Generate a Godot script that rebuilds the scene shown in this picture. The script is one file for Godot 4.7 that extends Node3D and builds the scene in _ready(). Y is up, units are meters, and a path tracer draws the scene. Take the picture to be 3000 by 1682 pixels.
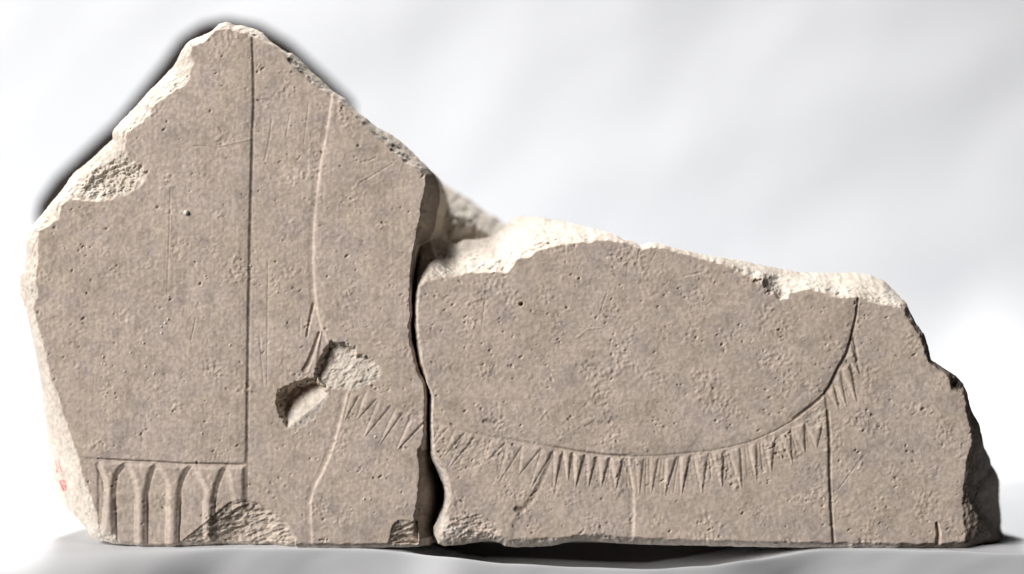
extends Node3D
# A broken slab of carved limestone in two fragments, standing on a white cloth at a table edge.
# Carving is measured in millimetres on the carved plane: x to the right, y up from the table, z towards the viewer.

const MM := 0.001
const CELL := 0.5

var stone: StandardMaterial3D
var grain: FastNoiseLite
var swell: FastNoiseLite
var lump: FastNoiseLite
var facet: FastNoiseLite
var patch: FastNoiseLite
var rng := RandomNumberGenerator.new()


class Slab:
	var c := 0.5
	var x0 := 0.0
	var y0 := 0.0
	var w := 0
	var h := 0
	var ins: PackedByteArray
	var face: PackedByteArray
	var z: PackedFloat32Array
	var lab: PackedInt32Array
	var fresh: PackedFloat32Array
	var tone: PackedFloat32Array
	var calm: PackedFloat32Array
	var tint: PackedByteArray
	var px: PackedFloat32Array
	var py: PackedFloat32Array
	var names: PackedStringArray

	func _init(outline: PackedFloat32Array, cell: float) -> void:
		c = cell
		var lo := Vector2(1e9, 1e9)
		var hi := Vector2(-1e9, -1e9)
		for k in range(0, outline.size(), 3):
			lo = lo.min(Vector2(outline[k], outline[k + 1]))
			hi = hi.max(Vector2(outline[k], outline[k + 1]))
		x0 = floorf(lo.x) - 3.0 * c
		y0 = floorf(lo.y) - 3.0 * c
		w = int((hi.x - x0) / c) + 5
		h = int((hi.y - y0) / c) + 5
		var n := w * h
		z.resize(n)
		lab.resize(n)
		fresh.resize(n)
		tone.resize(n)
		tone.fill(1.0)
		calm.resize(n)
		tint.resize(n)
		px.resize(n)
		py.resize(n)
		ins.resize(n)
		face.resize(n)

	func part(called: String) -> int:
		names.append(called)
		return names.size() - 1

	# rows of a closed outline, as a mask over the window i0, j0, ww, hh
	func mask(poly: PackedFloat32Array, i0: int, j0: int, ww: int, hh: int) -> PackedByteArray:
		var m := PackedByteArray()
		m.resize(ww * hh)
		var count := poly.size() / 2
		for j in hh:
			var y := y0 + (j0 + j) * c
			var cuts: Array[float] = []
			for k in count:
				var q := (k + 1) % count
				var ya := poly[k * 2 + 1]
				var yb := poly[q * 2 + 1]
				if (ya <= y) != (yb <= y):
					cuts.append(poly[k * 2] + (y - ya) / (yb - ya) * (poly[q * 2] - poly[k * 2]))
			cuts.sort()
			for k in range(0, cuts.size() - 1, 2):
				var a := maxi(ceili((cuts[k] - x0) / c) - i0, 0)
				var b := mini(floori((cuts[k + 1] - x0) / c) - i0, ww - 1)
				for i in range(a, b + 1):
					m[j * ww + i] = 1
		return m

	# [i0, j0, ww, hh, distance]: signed (inside is positive) for closed outlines
	func span(line: PackedFloat32Array, reach: float, closed: bool) -> Array:
		var lo := Vector2(1e9, 1e9)
		var hi := Vector2(-1e9, -1e9)
		for k in range(0, line.size(), 2):
			lo = lo.min(Vector2(line[k], line[k + 1]))
			hi = hi.max(Vector2(line[k], line[k + 1]))
		var i0 := clampi(int((lo.x - reach - x0) / c), 0, w - 1)
		var j0 := clampi(int((lo.y - reach - y0) / c), 0, h - 1)
		var ww := clampi(int((hi.x + reach - x0) / c) + 2, 1, w) - i0
		var hh := clampi(int((hi.y + reach - y0) / c) + 2, 1, h) - j0
		var d := PackedFloat32Array()
		if ww <= 0 or hh <= 0:
			return [0, 0, 0, 0, d]
		d.resize(ww * hh)
		d.fill(reach)
		var count := line.size() / 2
		for k in (count if closed else count - 1):
			var q := (k + 1) % count
			var ax := line[k * 2]
			var ay := line[k * 2 + 1]
			var ex := line[q * 2] - ax
			var ey := line[q * 2 + 1] - ay
			var inv := 1.0 / maxf(ex * ex + ey * ey, 1e-9)
			var ia := maxi(int((minf(ax, ax + ex) - reach - x0) / c) - i0, 0)
			var ib := mini(int((maxf(ax, ax + ex) + reach - x0) / c) + 1 - i0, ww - 1)
			var ja := maxi(int((minf(ay, ay + ey) - reach - y0) / c) - j0, 0)
			var jb := mini(int((maxf(ay, ay + ey) + reach - y0) / c) + 1 - j0, hh - 1)
			for j in range(ja, jb + 1):
				var ry := y0 + (j0 + j) * c - ay
				for i in range(ia, ib + 1):
					var rx := x0 + (i0 + i) * c - ax
					var t := clampf((rx * ex + ry * ey) * inv, 0.0, 1.0)
					var ox := rx - ex * t
					var oy := ry - ey * t
					var dd := sqrt(ox * ox + oy * oy)
					if dd < d[j * ww + i]:
						d[j * ww + i] = dd
		if closed:
			var m := mask(line, i0, j0, ww, hh)
			for k in ww * hh:
				if m[k] == 0:
					d[k] = -d[k]
		return [i0, j0, ww, hh, d]

	# lifts what lies inside the outline to at least this height, or by it
	func raise(line: PackedFloat32Array, amount: float, inner: float, outer: float, label := -1, adds := false) -> void:
		var s := span(line, maxf(inner, outer) + c, true)
		var ww: int = s[2]
		var d: PackedFloat32Array = s[4]
		for j in int(s[3]):
			for i in ww:
				var v := d[j * ww + i]
				if v < -outer:
					continue
				var at := (int(s[1]) + j) * w + int(s[0]) + i
				var f := amount * smoothstep(-outer, inner, v)
				z[at] = z[at] + f if adds else maxf(z[at], f)
				if label >= 0 and v > 0.0:
					lab[at] = label

	# cuts a line whose half width runs from wa to wb
	func cut(line: PackedFloat32Array, wa: float, wb: float, depth: float, dark := 1.0, label := -1) -> void:
		var reach := maxf(wa, wb)
		var s := span(line, reach + c, false)
		var ww: int = s[2]
		var d: PackedFloat32Array = s[4]
		var last := line.size() - 2
		var dir := Vector2(line[last] - line[0], line[last + 1] - line[1])
		var inv := 1.0 / maxf(dir.length_squared(), 1e-6)
		for j in int(s[3]):
			for i in ww:
				var v := d[j * ww + i]
				if v > reach:
					continue
				var ii := int(s[0]) + i
				var jj := int(s[1]) + j
				var t := clampf(((x0 + ii * c - line[0]) * dir.x + (y0 + jj * c - line[1]) * dir.y) * inv, 0.0, 1.0)
				var r := v / lerpf(wa, wb, t)
				if r < 1.0:
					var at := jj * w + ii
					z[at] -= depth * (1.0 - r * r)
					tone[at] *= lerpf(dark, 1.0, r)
					if label >= 0:
						lab[at] = label

	# a hollow whose floor falls away from its rim (rise), no deeper than depth
	func hollow(line: PackedFloat32Array, rise: float, depth: float, rough: float, label: int, noise: FastNoiseLite, newness := 0.5, tilt := Vector2.ZERO) -> void:
		var reach := depth / rise + 2.0
		var s := span(line, reach, true)
		var ww: int = s[2]
		var d: PackedFloat32Array = s[4]
		var mid := Vector2.ZERO
		for k in range(0, line.size(), 2):
			mid += Vector2(line[k], line[k + 1]) / (line.size() / 2)
		for j in int(s[3]):
			for i in ww:
				var ii := int(s[0]) + i
				var jj := int(s[1]) + j
				var x := x0 + ii * c
				var y := y0 + jj * c
				var v := d[j * ww + i] + noise.get_noise_2d(x * 3.0, y * 3.0) * 0.9
				if v <= 0.0:
					continue
				var at := jj * w + ii
				var f := minf(v * rise, depth) * (1.0 + tilt.x * (x - mid.x) + tilt.y * (y - mid.y))
				z[at] -= maxf(f, 0.0) + rough * (noise.get_noise_2d(x * 0.9 + y * 0.5, y * 1.8 - x * 0.6) + 0.35 * noise.get_noise_2d(x * 3.1 + 40.0, y * 4.4)) * minf(v, 1.0)
				fresh[at] = maxf(fresh[at], newness * minf(v * 2.0, 1.0))
				calm[at] = 1.0
				lab[at] = label


func pol(flat: PackedFloat32Array, dx := 0.0, dy := 0.0) -> PackedFloat32Array:
	var o := flat.duplicate()
	for k in range(0, o.size(), 2):
		o[k] += dx
		o[k + 1] += dy
	return o


func noise(type: int, size_mm: float, octaves: int, no: int) -> FastNoiseLite:
	var n := FastNoiseLite.new()
	n.noise_type = type as FastNoiseLite.NoiseType
	n.frequency = 1.0 / size_mm
	n.fractal_octaves = octaves
	n.fractal_type = FastNoiseLite.FRACTAL_FBM if octaves > 1 else FastNoiseLite.FRACTAL_NONE
	n.seed = no
	return n


func flat_of(outline: PackedFloat32Array) -> PackedFloat32Array:
	var o := PackedFloat32Array()
	for k in range(0, outline.size(), 3):
		o.append(outline[k])
		o.append(outline[k + 1])
	return o


# finer, uneven outline: midpoints pushed aside a little
func ragged(line: PackedFloat32Array, stride: int, amount: float, no: int) -> PackedFloat32Array:
	var r := RandomNumberGenerator.new()
	r.seed = no
	var o := PackedFloat32Array()
	var count := line.size() / stride
	for k in count:
		var q := (k + 1) % count
		var a := Vector2(line[k * stride], line[k * stride + 1])
		var b := Vector2(line[q * stride], line[q * stride + 1])
		var steps := clampi(int(a.distance_to(b) / 1.6), 1, 12)
		var side := (b - a).orthogonal().normalized()
		for s in steps:
			var t := float(s) / steps
			var p := a.lerp(b, t)
			if s > 0:
				p += side * r.randf_range(-amount, amount)
			o.append(p.x)
			o.append(p.y)
			for e in range(2, stride):
				o.append(lerpf(line[k * stride + e], line[q * stride + e], t))
	return o


# broken margins: from the rim of the carved face back to the outline of the block
func margins(s: Slab, outline: PackedFloat32Array, rim: PackedFloat32Array, label: int, bump: float, old_or_shaded: Rect2) -> void:
	var w := s.w
	var h := s.h
	var c := s.c
	var reach := 36.0
	s.ins = s.mask(flat_of(outline), 0, 0, w, h)
	s.face = s.mask(rim, 0, 0, w, h)
	var need := PackedByteArray()
	need.resize(w * h)
	for j in h:
		for i in w:
			var at := j * w + i
			if s.ins[at] == 1:
				need[at] = 1 if s.face[at] == 0 else 0
			else:
				for o in [-w - 1, -w, -w + 1, -1, 1, w - 1, w, w + 1]:
					var q: int = at + o
					if q >= 0 and q < w * h and s.ins[q] == 1:
						need[at] = 2
	var ds := PackedFloat32Array()
	ds.resize(w * h)
	ds.fill(reach)
	var df := ds.duplicate()
	var dep := PackedFloat32Array()
	dep.resize(w * h)
	for pass_no in 2:
		var line := outline if pass_no == 0 else rim
		var stride := 3 if pass_no == 0 else 2
		var count := line.size() / stride
		for k in count:
			var q := (k + 1) % count
			var ax := line[k * stride]
			var ay := line[k * stride + 1]
			var ex := line[q * stride] - ax
			var ey := line[q * stride + 1] - ay
			var za := line[k * stride + 2] if stride == 3 else 0.0
			var zb := line[q * stride + 2] if stride == 3 else 0.0
			var inv := 1.0 / maxf(ex * ex + ey * ey, 1e-9)
			var ia := maxi(int((minf(ax, ax + ex) - reach - s.x0) / c), 0)
			var ib := mini(int((maxf(ax, ax + ex) + reach - s.x0) / c) + 1, w - 1)
			var ja := maxi(int((minf(ay, ay + ey) - reach - s.y0) / c), 0)
			var jb := mini(int((maxf(ay, ay + ey) + reach - s.y0) / c) + 1, h - 1)
			for j in range(ja, jb + 1):
				var ry := s.y0 + j * c - ay
				var row := j * w
				for i in range(ia, ib + 1):
					if need[row + i] == 0:
						continue
					var at := row + i
					var rx := s.x0 + i * c - ax
					var t := clampf((rx * ex + ry * ey) * inv, 0.0, 1.0)
					var ox := rx - ex * t
					var oy := ry - ey * t
					var dd := sqrt(ox * ox + oy * oy)
					if pass_no == 0:
						if dd < ds[at]:
							ds[at] = dd
							dep[at] = lerpf(za, zb, t)
							if need[at] == 2:
								s.px[at] = ax + ex * t
								s.py[at] = ay + ey * t
					elif dd < df[at]:
						df[at] = dd
	# depths follow the nearest piece of outline: even them out along the margin
	for turn in 10:
		var was := dep.duplicate()
		for j in range(2, h - 2):
			for i in range(2, w - 2):
				var at := j * w + i
				if need[at] != 1:
					continue
				var sum := was[at]
				var n := 1.0
				for o in [-2, 2, -2 * w, 2 * w]:
					if need[at + o] == 1:
						sum += was[at + o]
						n += 1.0
				dep[at] = sum / n
	var back_way := PackedFloat32Array()
	back_way.resize(w * h)
	for at in w * h:
		if need[at] > 0:
			back_way[at] = 1.0 if need[at] == 2 else df[at] / maxf(df[at] + ds[at], 0.01)
	for turn in 5:
		var was := back_way.duplicate()
		for j in range(2, h - 2):
			for i in range(2, w - 2):
				var at := j * w + i
				if need[at] == 1 and df[at] > 0.8 and ds[at] > 0.8:
					back_way[at] = (was[at] * 2.0 + was[at - 1] + was[at + 1] + was[at - w] + was[at + w]) / 6.0
	for j in h:
		for i in w:
			var at := j * w + i
			if need[at] == 0:
				continue
			var x := s.x0 + i * c
			var y := s.y0 + j * c
			var t := back_way[at]
			var span := minf(df[at] + ds[at], 14.0)
			var soft := smoothstep(0.0, 1.0, minf(df[at] * 0.6, 1.0))
			var b := facet.get_noise_3d(x, y, -dep[at] * t) * 0.09 * span + lump.get_noise_3d(x, y, -dep[at] * t) * bump * minf(span * 0.25, 1.0)
			b += lump.get_noise_3d(x * 2.7 + 31.0, y * 2.7, -dep[at] * t * 2.7) * bump * 0.4
			if x < -215.0 and y < 135.0:
				b *= lerpf(0.3, 1.0, smoothstep(20.0, 0.0, y))
			if old_or_shaded.position.x > 0.0 and old_or_shaded.has_point(Vector2(x, y)):
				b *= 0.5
			b += grain.get_noise_3d(x * 1.3, y * 1.3, -dep[at] * t * 1.3) * 0.55 * bump
			s.z[at] = s.z[at] * (1.0 - t) * (1.0 - soft * 0.5) - dep[at] * (0.55 * t + 0.45 * t * t) + b * soft * (1.0 - 0.7 * t)
			s.fresh[at] = clampf(smoothstep(-0.6, 2.4, df[at] + 1.6 * grain.get_noise_2d(x, y)) * (0.8 + 0.5 * swell.get_noise_2d(x * 2.5, y * 2.5)), 0.0, 1.0)
			if old_or_shaded.has_point(Vector2(x, y)) and (y > 152.0 or y < 56.0 or old_or_shaded.position.x > 0.0):
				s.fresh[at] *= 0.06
				s.tone[at] *= lerpf(0.6, 0.22, t) if old_or_shaded.position.x > 0.0 else lerpf(0.75, 0.35, t)  # right end painted with shade; joint walls also darkened towards the back
			s.calm[at] = soft
			s.lab[at] = label


# pits, tool marks and grain of the worn face
func weather(s: Slab, along: float, pits: int, no: int, wear: float) -> void:
	var w := s.w
	var h := s.h
	rng.seed = no
	for k in pits:
		var i := rng.randi_range(2, w - 3)
		var j := rng.randi_range(2, h - 3)
		if s.face[j * w + i] == 0:
			continue
		var x := s.x0 + i * s.c
		var y := s.y0 + j * s.c
		if patch.get_noise_2d(x * 1.3, y * 1.3) < rng.randf_range(-0.15, 0.45):
			continue
		var r := 0.42 + 0.8 * pow(rng.randf(), 4.0)
		var line := PackedFloat32Array([x, y, x + rng.randf_range(-1.0, 1.0) * r, y + rng.randf_range(-0.8, 0.8) * r])
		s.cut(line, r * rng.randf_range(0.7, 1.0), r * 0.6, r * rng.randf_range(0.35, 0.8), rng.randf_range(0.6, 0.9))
	for k in 9:
		var x := rng.randf_range(s.x0, s.x0 + w * s.c)
		var y := rng.randf_range(s.y0, s.y0 + h * s.c)
		var len := rng.randf_range(6.0, 26.0)
		var dir := Vector2.from_angle(along + rng.randf_range(-0.25, 0.25)) * len
		s.cut(PackedFloat32Array([x, y, x + dir.x * 0.5 + rng.randf_range(-0.4, 0.4), y + dir.y * 0.5, x + dir.x, y + dir.y]), 0.5, 0.35, rng.randf_range(0.05, 0.14))
	var raw := PackedFloat32Array()
	raw.resize(w * h)
	for k in w * h:
		raw[k] = rng.randf_range(-1.0, 1.0)
	for j in h:
		var y := s.y0 + j * s.c
		for i in w:
			var at := j * w + i
			if s.ins[at] == 0:
				continue
			var x := s.x0 + i * s.c
			var worn := smoothstep(-0.05, 0.42, patch.get_noise_2d(x, y) + wear)
			var g := grain.get_noise_2d(x, y)
			var f := grain.get_noise_2d(x * 2.6 + 70.0, y * 2.6)
			var u := x if along > 1.0 else y
			var v := y if along > 1.0 else x
			var mark := grain.get_noise_2d(u * 1.5 + 11.0, v * 0.07) * (1.0 - 0.7 * worn)
			var rough := 1.0 + 0.6 * s.calm[at]
			var dust := 0.5 * raw[at] + 0.125 * (raw[at - 1] + raw[at + 1] + raw[at - w] + raw[at + w])
			var sand := 0.0
			for o in [-w - 1, -w, -w + 1, -1, 0, 1, w - 1, w, w + 1, 2, -2, 2 * w, -2 * w]:
				sand += raw[at + int(o)]
			sand /= 3.6
			s.z[at] += (g * lerpf(0.10, 0.30, worn) + f * lerpf(0.02, 0.08, worn)) * rough + mark * (0.09 if along > 1.0 else 0.05) * (1.0 - s.calm[at]) + swell.get_noise_2d(x, y) * 0.35 + dust * 0.055 * rough + sand * lerpf(0.05, 0.24, worn * worn) * rough
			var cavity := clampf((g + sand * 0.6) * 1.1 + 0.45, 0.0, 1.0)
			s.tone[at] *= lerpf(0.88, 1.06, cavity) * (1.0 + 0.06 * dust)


func hue(s: Slab, at: int, x: float, y: float) -> Color:
	if s.tint[at] == 1:
		return Color(0.55, 0.10, 0.11)
	if s.tint[at] == 2:
		return Color(0.80, 0.78, 0.74)
	var a := patch.get_noise_2d(x * 0.55 + 200.0, y * 0.55)
	var b := swell.get_noise_2d(x * 1.7 - 90.0, y * 1.7)
	var old_or_shaded := Color(0.665, 0.565, 0.496)
	old_or_shaded = old_or_shaded.lerp(Color(0.65, 0.548, 0.452), clampf(0.5 + a * 1.2, 0.0, 1.0) * 0.8)
	old_or_shaded = old_or_shaded.lerp(Color(0.585, 0.497, 0.448), clampf(b * 1.6, 0.0, 1.0))
	var cut := Color(0.72, 0.668, 0.605).lerp(Color(0.665, 0.605, 0.53), clampf(0.4 + b * 1.5, 0.0, 1.0))
	var stain := smoothstep(0.12, 0.5, patch.get_noise_2d(x * 1.9 + 500.0, y * 1.9)) * 0.16 + 0.10 * swell.get_noise_2d(x * 0.8 + 300.0, y * 0.8)
	return old_or_shaded.lerp(cut, s.fresh[at]) * s.tone[at] * (1.0 - stain * (1.0 - 0.5 * s.fresh[at]))


# turns a slab into one mesh per carved part, plus the rough block behind
func carve_out(s: Slab, parent: Node3D, back: float, outline: PackedFloat32Array, joint: float) -> void:
	var w := s.w
	var h := s.h
	var base := parent.position / MM
	var pos := PackedVector3Array()
	var nor := PackedVector3Array()
	var col := PackedColorArray()
	var n := w * h
	pos.resize(n)
	nor.resize(n)
	col.resize(n)
	for j in range(1, h - 1):
		for i in range(1, w - 1):
			var at := j * w + i
			var x := s.x0 + i * s.c
			var y := s.y0 + j * s.c
			if s.ins[at] == 0 and s.px[at] == 0.0 and s.py[at] == 0.0:
				continue
			var l := at - 1 if s.ins[at - 1] == 1 else at
			var r := at + 1 if s.ins[at + 1] == 1 else at
			var d := at - w if s.ins[at - w] == 1 else at
			var u := at + w if s.ins[at + w] == 1 else at
			var gx := (s.z[r] - s.z[l]) / (maxi(r - l, 1) * s.c)
			var gy := (s.z[u] - s.z[d]) / (maxf((u - d) / float(w), 1.0) * s.c)
			nor[at] = Vector3(-gx, -gy, 1.0).normalized()
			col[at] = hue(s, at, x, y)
			if s.ins[at] == 0:
				x = s.px[at]
				y = s.py[at]
			pos[at] = (Vector3(x, y, s.z[at]) - base) * MM
	var keep := PackedByteArray()
	keep.resize(n)
	var kind := PackedInt32Array()
	kind.resize(n)
	kind.fill(-1)
	for j in h - 1:
		for i in w - 1:
			var at := j * w + i
			var a := s.ins[at]
			var b := s.ins[at + 1]
			var e := s.ins[at + w]
			var f := s.ins[at + w + 1]
			if a + b + e + f == 0:
				continue
			keep[at] = 1
			kind[at] = s.lab[at if a else at + 1 if b else at + w if e else at + w + 1]
	# every connected patch of one kind is a part of its own; specks join what surrounds them
	var piece := PackedInt32Array()
	piece.resize(n)
	piece.fill(-1)
	var called: Array[int] = []
	for seed_at in n:
		if keep[seed_at] == 0 or piece[seed_at] >= 0:
			continue
		var k := kind[seed_at]
		var stack := PackedInt32Array([seed_at])
		var cells := PackedInt32Array()
		piece[seed_at] = called.size()
		var beside := -1
		while not stack.is_empty():
			var at := stack[stack.size() - 1]
			stack.remove_at(stack.size() - 1)
			cells.append(at)
			for o in [-1, 1, -w, w]:
				var q: int = at + o
				if keep[q] == 0:
					continue
				if kind[q] == k:
					if piece[q] < 0:
						piece[q] = called.size()
						stack.append(q)
				elif piece[q] >= 0:
					beside = piece[q]
		if cells.size() < (40 if s.names[k] != "white_crumb" and s.names[k] != "drilled_hole" else 1) and beside >= 0:
			for at in cells:
				piece[at] = beside
				kind[at] = called[beside]
		else:
			called.append(k)
	var lists: Array[PackedInt32Array] = []
	for k in called.size():
		lists.append(PackedInt32Array())
	for j in h - 1:
		for i in w - 1:
			var at := j * w + i
			if keep[at] == 0:
				continue
			var k := piece[at]
			if absf(s.z[at] - s.z[at + w + 1]) < absf(s.z[at + 1] - s.z[at + w]):
				lists[k].append_array(PackedInt32Array([at, at + w + 1, at + 1, at, at + w, at + w + 1]))
			else:
				lists[k].append_array(PackedInt32Array([at, at + w, at + 1, at + 1, at + w, at + w + 1]))
	var remap := PackedInt32Array()
	remap.resize(n)
	for k in called.size():
		var list := lists[k]
		if list.is_empty():
			continue
		remap.fill(-1)
		var p := PackedVector3Array()
		var q := PackedVector3Array()
		var cc := PackedColorArray()
		var ix := PackedInt32Array()
		ix.resize(list.size())
		for t in list.size():
			var v := list[t]
			if remap[v] < 0:
				remap[v] = p.size()
				p.append(pos[v])
				q.append(nor[v])
				cc.append(col[v])
			ix[t] = remap[v]
		var arrays := []
		arrays.resize(Mesh.ARRAY_MAX)
		arrays[Mesh.ARRAY_VERTEX] = p
		arrays[Mesh.ARRAY_NORMAL] = q
		arrays[Mesh.ARRAY_COLOR] = cc
		arrays[Mesh.ARRAY_INDEX] = ix
		var mesh := ArrayMesh.new()
		mesh.add_surface_from_arrays(Mesh.PRIMITIVE_TRIANGLES, arrays)
		add_part(parent, s.names[called[k]], mesh, stone)
	# the block behind: walls from the edge of the worked surface to the back
	var st := SurfaceTool.new()
	st.begin(Mesh.PRIMITIVE_TRIANGLES)
	st.set_smooth_group(-1)
	var ends := [[0, 1, -w], [1, w + 1, 1], [w + 1, w, w], [w, 0, -1]]
	for j in range(1, h - 1):
		for i in range(1, w - 1):
			var at := j * w + i
			if keep[at] == 0:
				continue
			for e in ends:
				if keep[at + int(e[2])] == 1:
					continue
				var rings := []
				for v in [at + int(e[0]), at + int(e[1])]:
					var row := [pos[v]]
					for k in range(1, 11):
						var t := k / 10.0
						var p: Vector3 = pos[v]
						var zz := lerpf(p.z, -back * MM, t)
						var m := p / MM
						var push := (lump.get_noise_3d(m.x * 0.35, m.y * 0.35, zz / MM * 0.35) * 5.0 + lump.get_noise_3d(m.x * 1.6, m.y * 1.6, zz / MM * 1.6) * 1.6) * MM * minf(t * 5.0, 1.0)
						var q := Vector3(p.x * (1.0 - 0.05 * t), p.y - 0.03 * t * (p.y - 0.09), zz)
						if p.x * joint > 0.0:
							q.x = p.x + joint * minf(t * 3.0, 1.0) * 2.6 * MM
							push *= 0.3
						if p.y < 0.014:
							q.y = lerpf(p.y, -0.004, minf(t * 2.0, 1.0))
						row.append(q + Vector3(-signf(p.x) * absf(push), -absf(push) * 0.6, push) * (1.0 if p.y > 0.01 else 0.0))
					rings.append(row)
				for k in 10:
					for v in [rings[0][k], rings[1][k], rings[1][k + 1], rings[0][k], rings[1][k + 1], rings[0][k + 1]]:
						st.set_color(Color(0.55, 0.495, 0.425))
						st.add_vertex(v)
	var cap := PackedVector2Array()
	for k in range(0, outline.size(), 3):
		var p := Vector2(outline[k] - base.x, outline[k + 1] - base.y)
		cap.append(Vector2(p.x * 0.95 if p.x * joint <= 0.0 else p.x + joint * 2.6, p.y - 0.03 * (p.y - 90.0)))
	var tri := Geometry2D.triangulate_polygon(cap)
	for k in range(0, tri.size(), 3):
		for o in [0, 1, 2]:
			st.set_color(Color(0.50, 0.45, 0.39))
			st.add_vertex(Vector3(cap[tri[k + o]].x, cap[tri[k + o]].y, -back) * MM)
	st.generate_normals()
	add_part(parent, "rough_back", st.commit(), stone)


func add_part(parent: Node3D, called: String, mesh: Mesh, m: Material) -> MeshInstance3D:
	var o := MeshInstance3D.new()
	o.name = called
	o.mesh = mesh
	o.material_override = m
	parent.add_child(o, true)
	return o


func thing(called: String, label: String, category: String, at: Vector3) -> Node3D:
	var o := Node3D.new()
	o.name = called
	o.position = at
	o.set_meta("label", label)
	o.set_meta("category", category)
	add_child(o, true)
	return o


func area(called: String, at: Vector3, target: Vector3, size: Vector2, energy: float, color: Color) -> void:
	var l := AreaLight3D.new()
	l.name = called
	l.area_size = size
	l.light_energy = energy
	l.light_color = color
	l.area_range = 14.0
	l.shadow_enabled = true
	add_child(l, true)
	l.look_at_from_position(at, target, Vector3.UP if absf((target - at).normalized().y) < 0.98 else Vector3.BACK)


func lock(s: Slab, t: PackedFloat32Array, high: float) -> void:
	# a tapering lock of hair: two corners at the belly line and a tip
	var k := s.part("hair_lock")
	var a := Vector2(t[0] + rng.randf_range(-0.5, 0.5), t[1])
	var b := Vector2(t[2] + rng.randf_range(-0.5, 0.5), t[3])
	var e := Vector2(t[4] + rng.randf_range(-0.5, 0.5), t[5] + rng.randf_range(-1.5, 1.5))
	high *= rng.randf_range(0.75, 1.25)
	var side := (b - a).normalized() * 0.6
	var o := PackedFloat32Array()
	for p in [a, b, b.lerp(e, 0.25) + side * 0.9, b.lerp(e, 0.6) + side * 1.0, e + side * 0.8, e - side * 0.6, a.lerp(e, 0.6) - side * 0.7, a.lerp(e, 0.25) - side * 0.4]:
		o.append(p.x)
		o.append(p.y)
	s.raise(o, high, 1.7, 0.4, k, true)
	var ac := a.lerp(e, 0.05) - side * 1.3
	s.cut(PackedFloat32Array([ac.x, ac.y, e.x - side.x, e.y - side.y]), 0.6, 0.4, 0.2)
	var bc := b.lerp(e, 0.05) + side * 1.3
	s.cut(PackedFloat32Array([bc.x, bc.y, e.x + side.x, e.y + side.y]), 0.7, 0.4, 0.22, 0.95)


func bold(s: Slab, lines: Array, half: float, label: int) -> void:
	for l in lines:
		var sp := s.span(l, half + 1.0, false)
		var d: PackedFloat32Array = sp[4]
		var ww: int = sp[2]
		for j in int(sp[3]):
			for i in ww:
				if d[j * ww + i] < half:
					var at := (int(sp[1]) + j) * s.w + int(sp[0]) + i
					s.tint[at] = 1
					s.lab[at] = label


func crumb(s: Slab, x: float, y: float, r: float, label: int) -> void:
	var i0 := int((x - r - s.x0) / s.c)
	var j0 := int((y - r - s.y0) / s.c)
	var k := int(2.0 * r / s.c) + 2
	for j in range(j0, j0 + k):
		for i in range(i0, i0 + k):
			var dd := Vector2(s.x0 + i * s.c - x, s.y0 + j * s.c - y).length()
			if dd < r:
				var at := j * s.w + i
				s.z[at] += sqrt(r * r - dd * dd) * 1.3
				s.tint[at] = 2
				if label >= 0:
					s.lab[at] = label


func _ready() -> void:
	var cam := Camera3D.new()
	cam.name = "camera"
	var lens := CameraAttributesPhysical.new()
	lens.frustum_focal_length = 85.61
	lens.frustum_focus_distance = 1.2
	lens.frustum_near = 0.05
	lens.frustum_far = 20.0
	lens.exposure_aperture = 2.2
	cam.attributes = lens
	add_child(cam)
	cam.position = Vector3(0.0, 0.1518, 1.2)
	cam.current = true

	var world := WorldEnvironment.new()
	world.name = "world_environment"
	var env := Environment.new()
	env.background_mode = Environment.BG_COLOR
	env.background_color = Color(0.03, 0.03, 0.03)
	env.tonemap_mode = Environment.TONE_MAPPER_LINEAR
	env.tonemap_exposure = 1.07
	env.sdfgi_enabled = true
	env.ssao_enabled = true
	env.ssil_enabled = true
	world.environment = env
	add_child(world)

	area("window_light", Vector3(-0.58, 2.45, -0.9), Vector3(0, 0.1, -0.05), Vector2(0.5, 0.5), 8.2, Color(1.0, 0.99, 0.975))
	area("room_light", Vector3(-5.0, 2.9, 3.7), Vector3(0, 0.2, -0.1), Vector2(3.4, 3.4), 66.0, Color(1.0, 0.98, 0.96))

	grain = noise(FastNoiseLite.TYPE_PERLIN, 3.0, 3, 3)
	swell = noise(FastNoiseLite.TYPE_SIMPLEX_SMOOTH, 38.0, 3, 8)
	lump = noise(FastNoiseLite.TYPE_SIMPLEX, 7.0, 3, 15)
	facet = noise(FastNoiseLite.TYPE_CELLULAR, 22.0, 2, 21)
	facet.cellular_return_type = FastNoiseLite.RETURN_DISTANCE
	patch = noise(FastNoiseLite.TYPE_SIMPLEX_SMOOTH, 30.0, 4, 33)

	stone = StandardMaterial3D.new()
	stone.vertex_color_use_as_albedo = true
	stone.roughness = 0.95
	stone.metallic_specular = 0.25
	stone.cull_mode = BaseMaterial3D.CULL_DISABLED
	var fine := NoiseTexture2D.new()
	fine.width = 512
	fine.height = 512
	fine.seamless = true
	fine.as_normal_map = true
	fine.bump_strength = 6.0
	var fn := noise(FastNoiseLite.TYPE_SIMPLEX, 5.0, 4, 77)
	fine.noise = fn
	stone.normal_enabled = true
	stone.normal_texture = fine
	stone.normal_scale = 0.35
	stone.uv1_triplanar = true
	stone.uv1_scale = Vector3.ONE * 28.0

	build_cloth()
	build_halo_board()
	build_gap_shade()
	build_tall_fragment()
	build_low_fragment()


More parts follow.
